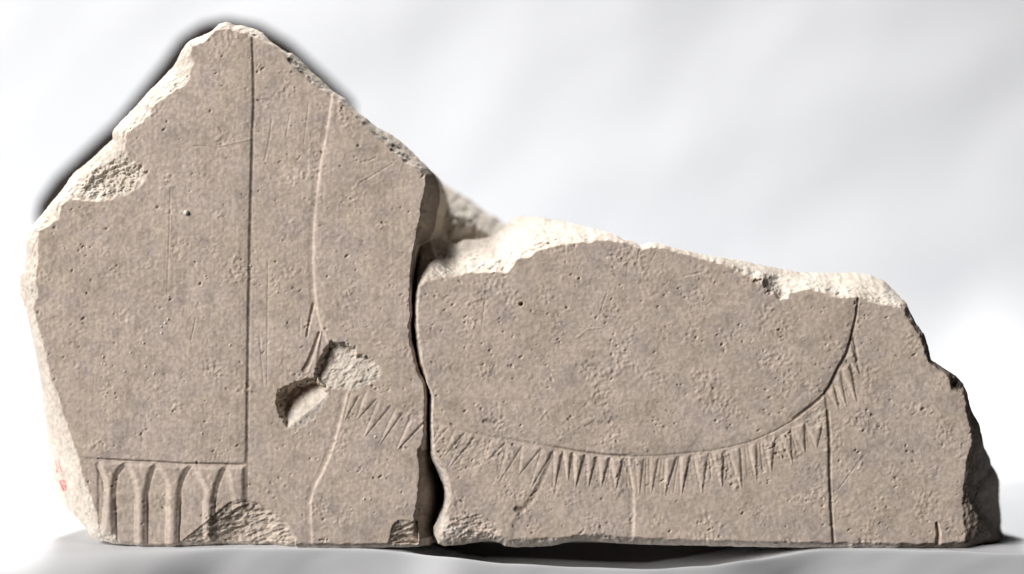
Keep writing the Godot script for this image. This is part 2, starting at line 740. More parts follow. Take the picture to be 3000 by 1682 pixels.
# white cloth: hangs over the table's near edge, lies under the stone, and climbs behind it
func build_cloth() -> void:
	var rim := PackedFloat32Array([-480.0, -18.0, -360.0, -8.0, -320.0, -4.4, -292.0, -2.4, -264.0, -1.2, -240.0, -0.8, -160.0, -1.2, -90.0, -1.8, -40.0, -5.2, 0.0, -9.0, 40.0, -11.0, 80.0, -12.2, 110.0, -10.4, 140.0, -7.2, 184.0, -2.2, 212.0, -1.8, 250.0, -2.6, 290.0, -4.2, 330.0, -5.6, 480.0, -8.0])
	var sag := PackedFloat32Array([-480.0, 0.0, -100.0, 0.0, -70.0, -2.4, -20.0, -16.0, 80.0, -20.0, 196.0, -0.6, 480.0, 0.0])
	var st := SurfaceTool.new()
	st.begin(Mesh.PRIMITIVE_TRIANGLES)
	var fold := noise(FastNoiseLite.TYPE_SIMPLEX_SMOOTH, 260.0, 2, 5)
	var crease := noise(FastNoiseLite.TYPE_SIMPLEX_SMOOTH, 90.0, 2, 6)
	var xs := PackedFloat32Array()
	var x := -1600.0
	while x <= 820.0:
		xs.append(x)
		x += 5.0 if absf(x) < 330.0 else 20.0
	var grid := []
	for xi in xs:
		var top := along(rim, xi)
		var dip := maxf(-along(sag, xi), 0.0)
		var zr := -0.8 + 11.0 * smoothstep(0.0, 16.0, dip)
		var line: Array[Vector3] = []
		var drape := fold.get_noise_2d(xi * 1.3, 40.0)
		for k in range(16, 0, -1):
			var t := k / 16.0
			var bluff := smoothstep(-285.0, -160.0, xi)
			var drop := 160.0 * t * t * t
			var tucked := zr + 0.5 * (1.0 - exp(-drop / 0.5)) - 0.16 * minf(drop, 60.0)
			line.append(Vector3(xi, top - lerpf(150.0 * t * t + 6.0 * t, drop, bluff), lerpf(zr + 46.0 * sqrt(t) + 6.0 * t, tucked, bluff) + (drape * 14.0 + crease.get_noise_2d(xi * 1.2 + drop * 0.7, drop * 0.9) * 16.0) * t * t * t + crease.get_noise_2d(xi * 1.4 + drop * 1.5 + 700.0, drop * 2.0) * 2.2 * t))
		line.append(Vector3(xi, top, zr))
		for zz in [0.0, -4.0, -10.0, -18.0, -28.0, -40.0, -55.0, -72.0, -90.0, -110.0]:
			var t: float = smoothstep(zr, -8.0, zz)
			var u: float = smoothstep(-48.0, -80.0, zz)
			line.append(Vector3(xi, lerpf(lerpf(top, -dip - 0.6, t), -0.6, u), minf(zz, zr - 1.0)))
		for k in range(1, 44):
			var zz := -110.0 - k * 18.0
			var far := smoothstep(-150.0, -420.0, zz)
			var y := -0.6 + far * (fold.get_noise_2d(xi + zz * 0.6, zz * 1.5) * 26.0 + crease.get_noise_2d(xi * 0.7 + zz, zz * 1.2) * 7.0)
			line.append(Vector3(xi, y, zz))
		var foot := line[-1]
		for k in range(1, 46):
			var t := k / 45.0
			var a := minf(t / 0.3, 1.0) * PI / 2
			var climb := maxf(t - 0.3, 0.0) / 0.7
			var bump := fold.get_noise_2d(xi * 0.8 - climb * 500.0 + 300.0, climb * 600.0 + 100.0) * 4.0 + crease.get_noise_2d(xi * 0.7 - climb * 260.0, climb * 420.0) * 1.1
			line.append(Vector3(xi, foot.y * (1.0 - t) + 160.0 * (1.0 - cos(a)) + climb * 620.0, foot.z - 160.0 * sin(a) + bump * smoothstep(0.0, 0.35, t)))
		grid.append(line)
	for i in grid.size() - 1:
		for k in grid[i].size() - 1:
			for p in [grid[i][k], grid[i + 1][k + 1], grid[i + 1][k], grid[i][k], grid[i][k + 1], grid[i + 1][k + 1]]:
				st.add_vertex(p * MM)
	st.index()
	st.generate_normals()
	var m := StandardMaterial3D.new()
	m.albedo_color = Color(0.848, 0.86, 0.878)
	m.roughness = 0.9
	m.metallic_specular = 0.2
	m.cull_mode = BaseMaterial3D.CULL_DISABLED
	var weave := NoiseTexture2D.new()
	weave.width = 512
	weave.height = 512
	weave.seamless = true
	weave.as_normal_map = true
	weave.bump_strength = 2.0
	weave.noise = noise(FastNoiseLite.TYPE_SIMPLEX, 5.0, 2, 91)
	m.normal_enabled = true
	m.normal_texture = weave
	m.normal_scale = 0.3
	m.uv1_triplanar = true
	m.uv1_scale = Vector3.ONE * 14.0
	var o := MeshInstance3D.new()
	o.name = "white_cloth"
	o.mesh = st.commit()
	o.material_override = m
	o.set_meta("label", "plain white cloth spread under and behind the broken stone relief")
	o.set_meta("category", "cloth")
	add_child(o, true)


func along(line: PackedFloat32Array, x: float) -> float:
	for k in range(0, line.size() - 2, 2):
		if x <= line[k + 2] or k == line.size() - 4:
			return lerpf(line[k + 1], line[k + 3], smoothstep(0.0, 1.0, clampf((x - line[k]) / (line[k + 2] - line[k]), 0.0, 1.0)))
	return line[1]


# made-up dark board behind the tall fragment, added for a soft dark halo
func build_halo_board() -> void:
	var line := PackedFloat32Array([-375.5, 205.4, 400.0, -373.3, 218.7, 400.0, -360.0, 237.4, 400.0, -312.0, 282.7, 400.0, -278.7, 324.1, 400.0, -261.3, 348.1, 400.0, -244.0, 359.5, 400.0, -224.0, 363.3, 400.0, -198.7, 358.5, 400.0, -174.7, 344.6, 400.0, -148.0, 320.1, 400.0, -125.3, 298.2, 400.0, -122.7, 264.1, 400.0, -122.7, 29.4, 400.0, -333.3, 29.4, 400.0, -346.7, 136.1, 400.0])
	var ring := PackedVector2Array()
	for k in range(0, line.size(), 3):
		ring.append(Vector2(line[k], maxf(line[k + 1], -0.5)) * MM)
	var o := CSGPolygon3D.new()
	o.name = "halo_board"
	o.polygon = ring
	o.depth = 0.012
	var m := StandardMaterial3D.new()
	m.albedo_color = Color(0.16, 0.13, 0.125)
	m.roughness = 0.9
	o.material = m
	o.position = Vector3(0, 0, -line[2] * MM - 0.012)
	o.set_meta("label", "added dark board standing in for a soft dark halo around the top of the tall stone fragment")
	o.set_meta("category", "board")
	add_child(o, true)


# added dark fill standing in for deep shade between sagging cloth and stone
func build_gap_shade() -> void:
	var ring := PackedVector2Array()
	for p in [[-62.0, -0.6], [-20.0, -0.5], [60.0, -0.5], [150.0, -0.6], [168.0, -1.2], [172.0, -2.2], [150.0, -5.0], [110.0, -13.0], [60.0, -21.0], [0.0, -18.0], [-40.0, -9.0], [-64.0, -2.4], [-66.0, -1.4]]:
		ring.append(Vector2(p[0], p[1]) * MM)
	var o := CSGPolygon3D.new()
	o.name = "gap_shade_fill"
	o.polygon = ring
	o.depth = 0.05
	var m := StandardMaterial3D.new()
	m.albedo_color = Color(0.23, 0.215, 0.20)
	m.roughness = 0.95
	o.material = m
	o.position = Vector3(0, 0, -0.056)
	o.set_meta("label", "added dark fill standing in for the deep shade between the white cloth and the stone")
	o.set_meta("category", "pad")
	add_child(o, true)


func build_tall_fragment() -> void:
	var outline := PackedFloat32Array([-248.9, 3.5, 12.0, -254.0, 8.7, 18.0, -261.1, 13.7, 26.0, -270.1, 17.9, 38.0, -275.2, 22.8, 46.0, -279.0, 28.7, 52.0, -283.1, 41.1, 58.0, -285.6, 53.9, 60.0, -286.4, 66.5, 58.0, -287.1, 77.3, 52.0, -286.4, 89.1, 46.0, -286.9, 109.6, 34.0, -288.3, 125.6, 26.0, -289.6, 136.1, 22.0, -291.9, 145.7, 18.0, -292.9, 150.4, 17.0, -292.2, 158.3, 16.0, -289.8, 164.6, 16.0, -287.7, 170.8, 14.0, -288.6, 177.1, 15.0, -286.5, 185.0, 14.0, -280.6, 192.9, 14.0, -276.4, 198.4, 16.0, -269.3, 207.1, 16.0, -267.7, 209.0, 16.0, -261.1, 219.2, 18.0, -250.5, 228.1, 20.0, -245.0, 233.5, 20.0, -237.1, 239.6, 16.0, -237.5, 242.8, 16.0, -236.1, 245.8, 15.0, -231.6, 250.9, 16.0, -225.6, 257.1, 17.0, -220.9, 262.6, 18.0, -216.5, 268.3, 20.0, -210.2, 274.6, 20.0, -203.1, 281.7, 20.0, -199.2, 286.0, 16.0, -196.7, 290.6, 14.0, -193.5, 295.0, 12.0, -190.1, 298.0, 12.0, -181.9, 301.0, 10.0, -176.9, 303.3, 9.0, -173.1, 307.2, 9.0, -169.4, 308.5, 10.0, -166.2, 307.7, 10.0, -163.8, 306.5, 10.0, -160.1, 306.6, 11.0, -153.9, 305.1, 12.0, -147.4, 302.2, 10.0, -143.0, 296.8, 7.0, -132.3, 289.9, 8.0, -130.0, 290.0, 9.0, -126.0, 286.9, 10.0, -120.6, 280.7, 10.0, -112.7, 274.4, 10.0, -108.1, 269.0, 10.0, -98.5, 263.0, 9.0, -93.2, 256.5, 10.0, -86.1, 251.6, 10.0, -80.0, 246.3, 12.0, -71.5, 242.4, 16.0, -67.7, 239.6, 16.0, -59.8, 232.5, 16.0, -51.8, 224.4, 14.0, -46.5, 219.2, 18.0, -44.2, 214.9, 22.0, -43.3, 210.0, 26.0, -43.3, 204.3, 30.0, -43.7, 201.1, 32.0, -45.2, 196.8, 34.0, -46.4, 187.4, 36.0, -49.9, 180.1, 32.0, -56.2, 176.8, 12.0, -56.9, 172.5, 6.0, -57.5, 164.9, 6.0, -58.5, 158.6, 6.0, -58.9, 152.0, 6.0, -59.1, 143.2, 6.0, -58.5, 136.3, 6.0, -59.7, 130.1, 6.0, -58.9, 119.2, 6.0, -56.9, 112.2, 6.0, -54.3, 102.2, 6.0, -50.2, 94.3, 6.0, -49.8, 86.5, 6.0, -50.2, 75.4, 6.0, -49.9, 65.9, 7.0, -49.3, 53.8, 12.0, -48.3, 44.3, 22.0, -44.4, 33.7, 32.0, -43.1, 25.3, 36.0, -43.1, 19.8, 36.0, -45.9, 10.1, 30.0, -47.3, 5.4, 22.0, -47.7, 2.5, 12.0, -49.3, -0.5, 7.0, -55.2, -1.0, 5.0, -82.5, -1.8, 5.0, -113.9, -1.8, 5.0, -160.8, -1.6, 6.0, -176.3, -2.0, 6.0, -215.3, -1.0, 5.0, -235.2, 0.8, 5.0, -243.6, 2.8, 8.0])
	var rim := PackedFloat32Array([-174.2, 301.8, -168.0, 303.0, -160.2, 301.4, -154.8, 299.0, -147.8, 296.6, -140.8, 293.6, -135.2, 289.0, -132.0, 285.6, -129.8, 282.0, -122.0, 275.0, -116.4, 270.2, -109.6, 266.4, -101.0, 260.2, -93.2, 253.2, -85.4, 245.4, -77.6, 238.4, -68.4, 229.2, -60.6, 223.6, -53.6, 219.8, -50.8, 217.2, -50.4, 212.0, -51.4, 207.4, -53.2, 199.0, -54.2, 190.0, -56.0, 183.6, -56.8, 178.0, -58.2, 172.0, -59.0, 164.8, -59.8, 158.6, -60.0, 143.2, -59.4, 136.4, -60.6, 130.2, -59.8, 119.4, -58.0, 112.4, -55.6, 102.4, -51.6, 94.6, -51.0, 86.8, -51.2, 75.8, -51.6, 66.4, -52.8, 60.0, -55.8, 56.4, -54.8, 50.0, -54.2, 41.6, -55.8, 26.0, -57.2, 19.8, -58.0, 10.4, -57.6, 4.4, -62.0, 2.4, -82.2, 1.6, -113.4, 1.6, -140.0, 1.6, -160.0, 2.0, -188.0, 1.4, -214.4, 1.4, -230.0, 3.0, -233.0, 7.4, -237.8, 9.6, -242.4, 15.8, -244.8, 23.6, -247.0, 30.6, -249.4, 36.8, -251.8, 42.4, -254.0, 52.4, -257.2, 61.8, -260.4, 70.4, -263.4, 79.6, -265.8, 88.2, -268.8, 95.2, -270.0, 97.6, -272.8, 111.6, -275.8, 122.4, -279.0, 134.0, -280.6, 139.6, -279.8, 141.8, -277.4, 145.8, -279.0, 153.6, -277.8, 165.2, -277.8, 174.6, -277.0, 184.6, -271.2, 187.0, -265.0, 192.4, -264.2, 199.4, -259.0, 203.4, -250.0, 202.0, -242.0, 201.6, -233.0, 203.2, -227.0, 204.8, -219.0, 209.0, -215.0, 213.2, -212.0, 218.6, -212.8, 220.6, -215.6, 219.4, -217.0, 222.4, -221.0, 226.0, -224.8, 228.6, -226.8, 232.0, -226.0, 237.0, -225.4, 242.4, -218.4, 247.0, -213.0, 251.6, -210.6, 254.0, -211.4, 257.0, -202.8, 262.6, -198.2, 266.4, -191.2, 270.2, -188.8, 273.4, -188.2, 279.6, -185.8, 283.4, -188.2, 287.4, -187.4, 292.8, -181.2, 294.4, -178.0, 297.4])
	outline = ragged(outline, 3, 0.2, 1)
	rim = ragged(rim, 2, 0.5, 2)
	var t := thing("tall_relief_fragment", "tall gabled fragment of carved limestone with a deep pit and small columns", "stone fragment", Vector3((700.0 - 1500.0) * 0.2, 0.0, 0.0) * MM)
	var s := Slab.new(outline, CELL)
	s.part("carved_ground")
	var panel := s.part("raised_panel")
	var body := s.part("animal_body")
	var leg := s.part("animal_leg")
	var hollow := s.part("broken_hollow")
	var pit := s.part("deep_pit")
	var chip := s.part("bottom_chip")
	var edge := s.part("broken_edge")
	var ink := s.part("inventory_number")
	var white := s.part("white_crumb")
	# raised panel on the left
	var area_line := PackedFloat32Array([-152.8, 316.0, -152.0, 296.0, -151.8, 273.4, -151.6, 257.8, -152.4, 242.4, -153.2, 208.2, -153.8, 184.6, -154.2, 161.4, -154.8, 130.2, -155.2, 96.0, -155.4, 80.4, -155.6, 57.0, -156.0, 48.2, -191.0, 48.4, -209.8, 49.6, -226.8, 50.2, -242.4, 51.2, -252.0, 51.8, -300.0, 52.4, -300.0, 316.0])
	s.raise(area_line, 0.75, 1.0, 0.4, panel)
	s.raise(PackedFloat32Array([-152.8, 316.0, -152.0, 296.0, -151.8, 273.4, -151.6, 257.8, -152.4, 242.4, -153.2, 208.2, -153.8, 184.6, -154.2, 161.4, -154.8, 130.2, -155.2, 96.0, -155.4, 80.4, -155.6, 57.0, -155.8, 24.0, -160.0, 24.0, -380.0, 24.0, -380.0, 316.0]), 0.45, 7.0, 0.3, -1, true)
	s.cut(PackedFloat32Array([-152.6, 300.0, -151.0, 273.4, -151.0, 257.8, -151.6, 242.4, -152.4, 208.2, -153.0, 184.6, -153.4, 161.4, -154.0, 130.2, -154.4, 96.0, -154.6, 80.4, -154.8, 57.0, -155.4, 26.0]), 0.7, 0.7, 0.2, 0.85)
	s.raise(PackedFloat32Array([-380.0, 140.0, -242.4, 140.0, -242.4, 51.2, -243.0, 44.0, -240.8, 34.0, -240.8, 22.0, -244.0, 12.0, -244.8, -20.0, -380.0, -20.0]), 0.75, 11.0, 0.3, panel)
	# columns under the panel, the ground between them sunk
	var cols := [PackedFloat32Array([-242.4, 50.6, -242.4, 46.2, -239.4, 39.2, -238.6, 33.8, -239.0, 23.6, -240.0, 12.0, -240.8, -4.0, -232.2, -4.0, -232.2, 8.0, -233.0, 23.6, -232.6, 34.6, -231.6, 41.6, -227.2, 47.8, -226.8, 49.8]), PackedFloat32Array([-226.0, 49.4, -226.0, 47.8, -222.2, 38.4, -220.6, 29.8, -221.0, 16.0, -221.0, -4.0, -214.4, -4.0, -214.2, 16.0, -214.0, 29.8, -212.0, 40.0, -209.4, 47.0, -209.4, 49.0]), PackedFloat32Array([-208.4, 49.0, -208.2, 47.0, -203.6, 39.2, -202.2, 33.8, -202.6, 16.0, -202.8, -4.0, -195.8, -4.0, -195.2, 18.0, -194.2, 33.8, -192.6, 40.0, -188.8, 47.0, -188.6, 48.0]), PackedFloat32Array([-188.0, 48.0, -188.0, 47.0, -184.0, 40.0, -181.0, 33.8, -181.0, 16.6, -181.0, 0.0, -174.8, 0.0, -174.8, 19.8, -174.4, 26.0, -172.4, 36.8, -168.4, 46.2, -168.4, 47.6]), PackedFloat32Array([-167.8, 47.6, -167.8, 46.2, -166.2, 37.6, -164.2, 27.6, -163.6, 20.0, -155.8, 20.0, -155.8, 37.6, -155.8, 47.6])]
	s.raise(PackedFloat32Array([-243.2, 49.6, -226.0, 49.2, -208.0, 48.4, -188.0, 47.4, -168.0, 46.8, -160.0, 46.4, -160.0, -4.0, -243.2, -4.0]), -0.55, 1.2, 0.3, -1, true)
	for line in cols:
		s.raise(line, 1.45, 3.1, 0.35, s.part("carved_column"))
	s.cut(PackedFloat32Array([-242.4, 51.2, -226.8, 50.2, -209.8, 49.6, -191.0, 48.4, -172.4, 48.2, -159.0, 47.6]), 0.55, 0.55, 0.6, 0.8)
	s.cut(PackedFloat32Array([-225.6, 45.6, -227.2, 46.4, -230.8, 41.2, -232.0, 34.0, -232.2, 23.6, -231.6, 6.0]), 0.8, 0.5, 0.25, 0.95)
	s.cut(PackedFloat32Array([-207.8, 45.6, -209.0, 46.0, -211.2, 39.6, -213.2, 29.8, -213.6, 2.0]), 0.8, 0.5, 0.25, 0.95)
	s.cut(PackedFloat32Array([-188.0, 45.6, -188.6, 45.6, -191.8, 39.6, -193.6, 33.8, -195.0, 2.0]), 0.8, 0.5, 0.25, 0.95)
	s.cut(PackedFloat32Array([-167.8, 44.8, -171.6, 36.4, -173.6, 26.0, -174.2, 20.0]), 0.8, 0.5, 0.25, 0.95)
	s.cut(PackedFloat32Array([-243.6, 47.6, -242.8, 44.8, -240.0, 38.4, -239.4, 32.0]), 0.9, 0.4, 0.5, 0.9)
	# the animal: body on the right, belly line, foreleg
	var animal := PackedFloat32Array([-104.8, 280.0, -105.6, 263.2, -107.2, 252.4, -109.4, 238.4, -111.8, 226.8, -113.0, 218.0, -114.2, 208.2, -115.8, 192.0, -116.4, 180.0, -116.6, 164.4, -115.8, 149.0, -114.6, 138.8, -112.0, 128.8, -108.4, 119.8, -102.0, 108.0, -94.0, 98.0, -85.4, 93.8, -77.6, 88.8, -66.8, 82.8, -58.0, 78.4, -50.4, 75.6, -36.0, 70.8, -20.0, 65.6, -20.0, 280.0])
	var shin := PackedFloat32Array([-94.0, 96.0, -97.0, 89.0, -98.8, 81.0, -100.8, 73.4, -104.0, 61.0, -107.0, 52.0, -110.2, 45.4, -113.6, 39.0, -116.4, 33.0, -118.2, 26.0, -118.2, 18.0, -117.8, 10.4, -117.4, 1.8, -117.2, -8.0, -20.0, -8.0, -20.0, 68.0, -50.4, 76.4, -77.6, 89.6])
	s.raise(shin, 0.9, 1.0, 0.5, leg)
	s.raise(animal, 0.95, 0.9, 0.5, body)
	s.raise(animal, 0.3, 6.0, 0.4, -1, true)
	s.cut(PackedFloat32Array([-108.0, 252.4, -110.4, 238.4, -112.8, 226.8, -115.2, 208.2, -117.2, 180.0, -117.4, 164.4, -116.6, 149.0, -115.4, 138.8]), 2.4, 2.4, 0.3)
	s.cut(PackedFloat32Array([-98.4, 88.0, -102.0, 72.8, -105.2, 60.8, -111.4, 44.8, -117.6, 32.6, -119.4, 26.0, -119.2, 16.0, -118.4, 2.0]), 2.0, 2.0, 0.25)
	s.cut(PackedFloat32Array([-85.4, 93.2, -77.6, 88.2, -66.8, 82.2, -58.0, 77.8, -50.4, 75.0, -42.0, 72.0]), 0.6, 0.6, 0.4, 0.85)
	for l in [PackedFloat32Array([-93.6, 90.0, -90.0, 88.8, -97.6, 75.0]), PackedFloat32Array([-85.4, 89.8, -79.8, 86.6, -90.8, 74.4]), PackedFloat32Array([-77.6, 85.8, -71.4, 82.8, -86.4, 64.4]), PackedFloat32Array([-67.4, 81.2, -64.2, 79.2, -77.2, 60.0]), PackedFloat32Array([-58.8, 75.0, -51.4, 73.4, -67.0, 56.4])]:
		lock(s, l, 0.52)
	s.cut(PackedFloat32Array([-116.4, 141.6, -117.6, 136.0, -119.0, 130.0, -120.2, 123.0]), 1.2, 0.8, 0.9, 0.9)
	s.cut(PackedFloat32Array([-113.0, 124.8, -115.8, 116.0, -118.8, 108.0, -121.4, 103.0]), 1.0, 2.0, 1.2, 0.9)
	s.cut(PackedFloat32Array([-112.0, 125.6, -114.0, 116.0, -116.0, 102.0]), 0.9, 1.6, -0.5)
	# scratches on the ground and on the panel
	for l in [PackedFloat32Array([-141.0, 249.0, -142.0, 240.0, -143.4, 232.0, -145.0, 226.0]), PackedFloat32Array([-130.0, 254.0, -132.4, 240.0]), PackedFloat32Array([-119.0, 260.0, -122.0, 236.0]), PackedFloat32Array([-148.0, 124.0, -145.6, 96.0]), PackedFloat32Array([-143.0, 168.0, -143.6, 94.0]), PackedFloat32Array([-124.0, 134.0, -124.4, 123.0]), PackedFloat32Array([-90.0, 212.0, -70.0, 224.0]), PackedFloat32Array([-200.0, 208.0, -200.8, 176.0, -202.0, 148.0]), PackedFloat32Array([-188.0, 120.0, -185.0, 134.0])]:
		s.cut(l, 0.45, 0.4, 0.28)
	s.cut(PackedFloat32Array([-172.0, 234.0, -162.0, 236.4, -153.0, 238.4]), 0.6, 0.5, -0.25)
	s.cut(PackedFloat32Array([-88.0, 225.0, -83.0, 226.0, -80.0, 227.6]), 0.8, 0.6, 0.3, 0.85)
	s.cut(PackedFloat32Array([-186.0, 234.4, -182.4, 234.6, -178.8, 234.2]), 0.5, 0.5, 0.3, 0.6)
	s.cut(PackedFloat32Array([-173.6, 238.0, -170.0, 240.4, -166.4, 242.4]), 1.4, 1.2, -0.25)
	s.cut(PackedFloat32Array([-171.4, 245.0, -170.0, 243.0]), 1.0, 0.8, 0.4, 0.8)
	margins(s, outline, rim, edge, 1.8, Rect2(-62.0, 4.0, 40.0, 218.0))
	# breaks in the face
	slant(s, PackedFloat32Array([-106.4, 120.2, -97.8, 119.6, -91.6, 117.0, -90.4, 112.4, -82.4, 110.8, -76.0, 102.4, -78.4, 97.6, -86.2, 93.8, -94.0, 90.6, -103.0, 92.0, -110.0, 93.0, -115.8, 99.2, -114.2, 106.2, -110.2, 115.6]), PackedFloat32Array([-103.0, 90.0, -75.0, 103.0]), 0.26, 1.9, 4.6, 0.8, hollow)
	slant(s, PackedFloat32Array([-114.8, 99.2, -126.6, 96.8, -132.8, 93.8, -137.4, 90.6, -138.8, 85.2, -137.4, 78.2, -134.0, 72.8, -132.0, 68.8, -121.2, 70.4, -116.4, 74.4, -111.4, 80.6, -108.8, 86.8, -108.4, 90.4, -111.2, 94.4]), PackedFloat32Array([-132.4, 68.4, -108.0, 88.4]), 1.1, 2.8, 12.0, 1.6, pit)
	bowl(s, PackedFloat32Array([-199.0, -2.0, -196.6, 0.6, -184.8, 9.6, -175.4, 17.4, -166.2, 25.2, -160.0, 27.4, -148.4, 25.2, -139.8, 20.6, -133.6, 15.0, -128.8, 8.8, -126.8, 5.0, -127.6, -2.0]), PackedFloat32Array([-196.6, 0.6, -184.8, 9.6, -175.4, 17.4, -166.2, 25.2, -160.0, 27.4, -148.4, 25.2, -139.8, 20.6, -133.6, 15.0, -128.8, 8.8, -126.8, 5.0]), 0.42, 7.0, chip)
	bowl(s, PackedFloat32Array([-72.8, 1.6, -71.4, 5.6, -70.8, 9.6, -69.4, 13.0, -66.8, 15.0, -63.2, 15.4, -60.0, 14.6, -55.6, 14.0, -55.2, 0.8]), PackedFloat32Array([-72.8, 1.6, -71.4, 5.6, -70.8, 9.6, -69.4, 13.0, -66.8, 15.0, -63.2, 15.4, -60.0, 14.6]), 0.5, 5.0, chip)
	s.hollow(PackedFloat32Array([-114.4, 3.0, -111.0, 5.2, -107.0, 3.6, -109.0, 2.0]), 0.8, 1.6, 0.4, chip, lump, 0.2)
	# rough floor of the break in the upper left slope
	s.hollow(PackedFloat32Array([-255.0, 211.0, -246.4, 222.0, -234.0, 227.6, -225.6, 226.0, -220.0, 222.0, -217.0, 217.0, -221.0, 211.0, -232.0, 205.6, -244.0, 204.0]), 0.6, 4.6, 2.2, hollow, lump, 0.95)
	s.hollow(PackedFloat32Array([-218.4, 224.4, -215.0, 223.0, -216.0, 220.0, -219.0, 220.6]), 0.8, 1.5, 0.4, hollow, lump, 0.2)
	weather(s, 1.57, 4200, 11, -0.14)
	for p in [[547, 624, 1.5], [601, 808, 0.6], [604, 815, 0.5], [495, 868, 0.5], [493, 935, 0.6], [485, 946, 0.6], [473, 957, 0.6], [474, 976, 0.5], [421, 1005, 0.6], [383, 1033, 0.5], [303, 1045, 0.6], [300, 1066, 0.5], [308, 1068, 0.5], [427, 1073, 0.5], [366, 1088, 0.5], [452, 1094, 0.5], [674, 1011, 0.5], [689, 751, 0.5], [672, 945, 0.4], [734, 778, 0.6], [592, 1268, 0.6], [664, 1318, 0.5], [525, 365, 0.5], [868, 1268, 0.5], [1100, 1279, 0.6], [1067, 1461, 0.6], [1085, 1462, 0.5], [808, 837, 0.5], [812, 856, 0.5]]:
		crumb(s, (p[0] - 1500.0) * 0.2, (1600.0 - p[1]) * 0.2, p[2], white)
	# red ink number on the left side
	var at := [[173, 1344, 177, 1350, 179, 1358, 180, 1366], [180, 1366, 175, 1377, 182, 1377], [186, 1363, 187, 1364], [189, 1345, 192, 1350, 195, 1362, 199, 1375], [186, 1404, 192, 1418, 196, 1430], [190, 1404, 196, 1418, 201, 1432], [195, 1398, 198, 1405], [199, 1412, 203, 1428, 205, 1431], [202, 1400, 206, 1415, 211, 1426], [207, 1399, 210, 1404, 212, 1420], [211, 1425, 213, 1427]]
	var lines := []
	for l in at:
		var o := PackedFloat32Array()
		for k in range(0, l.size(), 2):
			var d := 0.22 * (250.0 - 1.1 * (float(l[k]) - 150.0))
			var grow := 1.0 + d / 1200.0
			o.append((l[k] - 1500.0) * 0.2 * grow)
			o.append((841.0 - l[k + 1]) * 0.2 * grow + 151.8)
		lines.append(o)
	bold(s, lines, 0.42, ink)
	carve_out(s, t, 108.0, outline, 1.0)
	# the far side of the break, seen past the right shoulder
	var far := PackedFloat32Array([-58.9, 225.0, 108.0, -51.9, 223.5, 108.0, -45.8, 219.6, 108.0, -38.8, 214.8, 108.0, -30.5, 210.4, 108.0, -22.9, 205.4, 108.0, -15.3, 199.5, 108.0, -8.3, 195.6, 108.0, 0.0, 189.5, 108.0, 0.0, 173.8, 108.0, -17.4, 169.5, 108.0, -58.9, 169.5, 108.0])
	far = ragged(far, 3, 0.6, 5)
	var r := Slab.new(far, 1.0)
	r.part("rear_break")
	margins(r, far, PackedFloat32Array([-50.0, 200.0, -40.0, 198.0, -26.0, 192.0, -12.0, 182.0, -12.0, 177.0, -50.0, 176.0]), 0, 3.0, Rect2())
	for k in r.w * r.h:
		r.fresh[k] = 1.0
		var x := r.x0 + (k % r.w) * r.c
		var y := r.y0 + (k / r.w) * r.c
		r.z[k] = -106.0 + (r.z[k] + 40.0) * 0.35 + lump.get_noise_2d(x * 0.7, y * 0.7) * 3.5
	carve_out(r, t, 135.0, far, 0.0)


# a hollow with steep walls and a floor that slopes up to the lip between two points
func slant(s: Slab, line: PackedFloat32Array, lip: PackedFloat32Array, rise: float, steep: float, depth: float, rough: float, label: int) -> void:
	var sp := s.span(line, 8.0, true)
	var d: PackedFloat32Array = sp[4]
	var ww: int = sp[2]
	var a := Vector2(lip[0], lip[1])
	var b := Vector2(lip[2], lip[3])
	var up := (b - a).orthogonal().normalized()
	if up.x > 0.0:
		up = -up
	for j in int(sp[3]):
		for i in ww:
			var ii := int(sp[0]) + i
			var jj := int(sp[1]) + j
			var x := s.x0 + ii * s.c
			var y := s.y0 + jj * s.c
			var v := d[j * ww + i] + lump.get_noise_2d(x * 1.6, y * 1.6) * 1.1
			if v <= 0.0:
				continue
			var p := maxf((Vector2(x, y) - a).dot(up), 0.0)
			var slope := p * rise + 0.2
			var wall := v * steep
			var f := minf(minf(slope, wall), depth)
			var at := jj * s.w + ii
			var smoothed := rise > 0.8 and slope < wall and slope < 9.5
			s.z[at] -= f + (0.15 if smoothed else 1.0) * rough * (lump.get_noise_2d(x * 0.7 + y * 0.5, y * 1.3 - x * 0.7) + 0.3 * lump.get_noise_2d(x * 2.6, y * 3.2)) * minf(v, 1.0)
			s.fresh[at] = 0.9 if smoothed else 0.1 if rise > 0.8 else 0.7  # in the pit, light is painted in: pale lit slope, browner shaded walls
			s.calm[at] = 0.0 if smoothed else 1.0
			s.lab[at] = label


# a shell-shaped chip, open at the lower edge: deeper the farther from its arc
func bowl(s: Slab, line: PackedFloat32Array, arc: PackedFloat32Array, rise: float, depth: float, label: int) -> void:
	var ins := s.span(line, 2.0, true)
	var sp := s.span(arc, 40.0, false)
	var d: PackedFloat32Array = sp[4]
	var ww: int = sp[2]
	var inside: PackedFloat32Array = ins[4]
	for j in int(ins[3]):
		for i in int(ins[2]):
			if inside[j * int(ins[2]) + i] <= 0.0:
				continue
			var ii := int(ins[0]) + i
			var jj := int(ins[1]) + j
			var at := jj * s.w + ii
			var v := d[(jj - int(sp[1])) * ww + ii - int(sp[0])]
			var x := s.x0 + ii * s.c
			var y := s.y0 + jj * s.c
			s.z[at] -= 0.5 + minf(v * rise, depth) + (1.1 * lump.get_noise_2d(x * 0.7 + y * 0.5, y * 1.7 - x * 0.5) + 0.3 * lump.get_noise_2d(x * 2.0, y * 4.0)) * minf(v * 0.4, 1.0)
			s.fresh[at] = maxf(s.fresh[at], 0.25)
			s.calm[at] = 1.0
			s.lab[at] = label


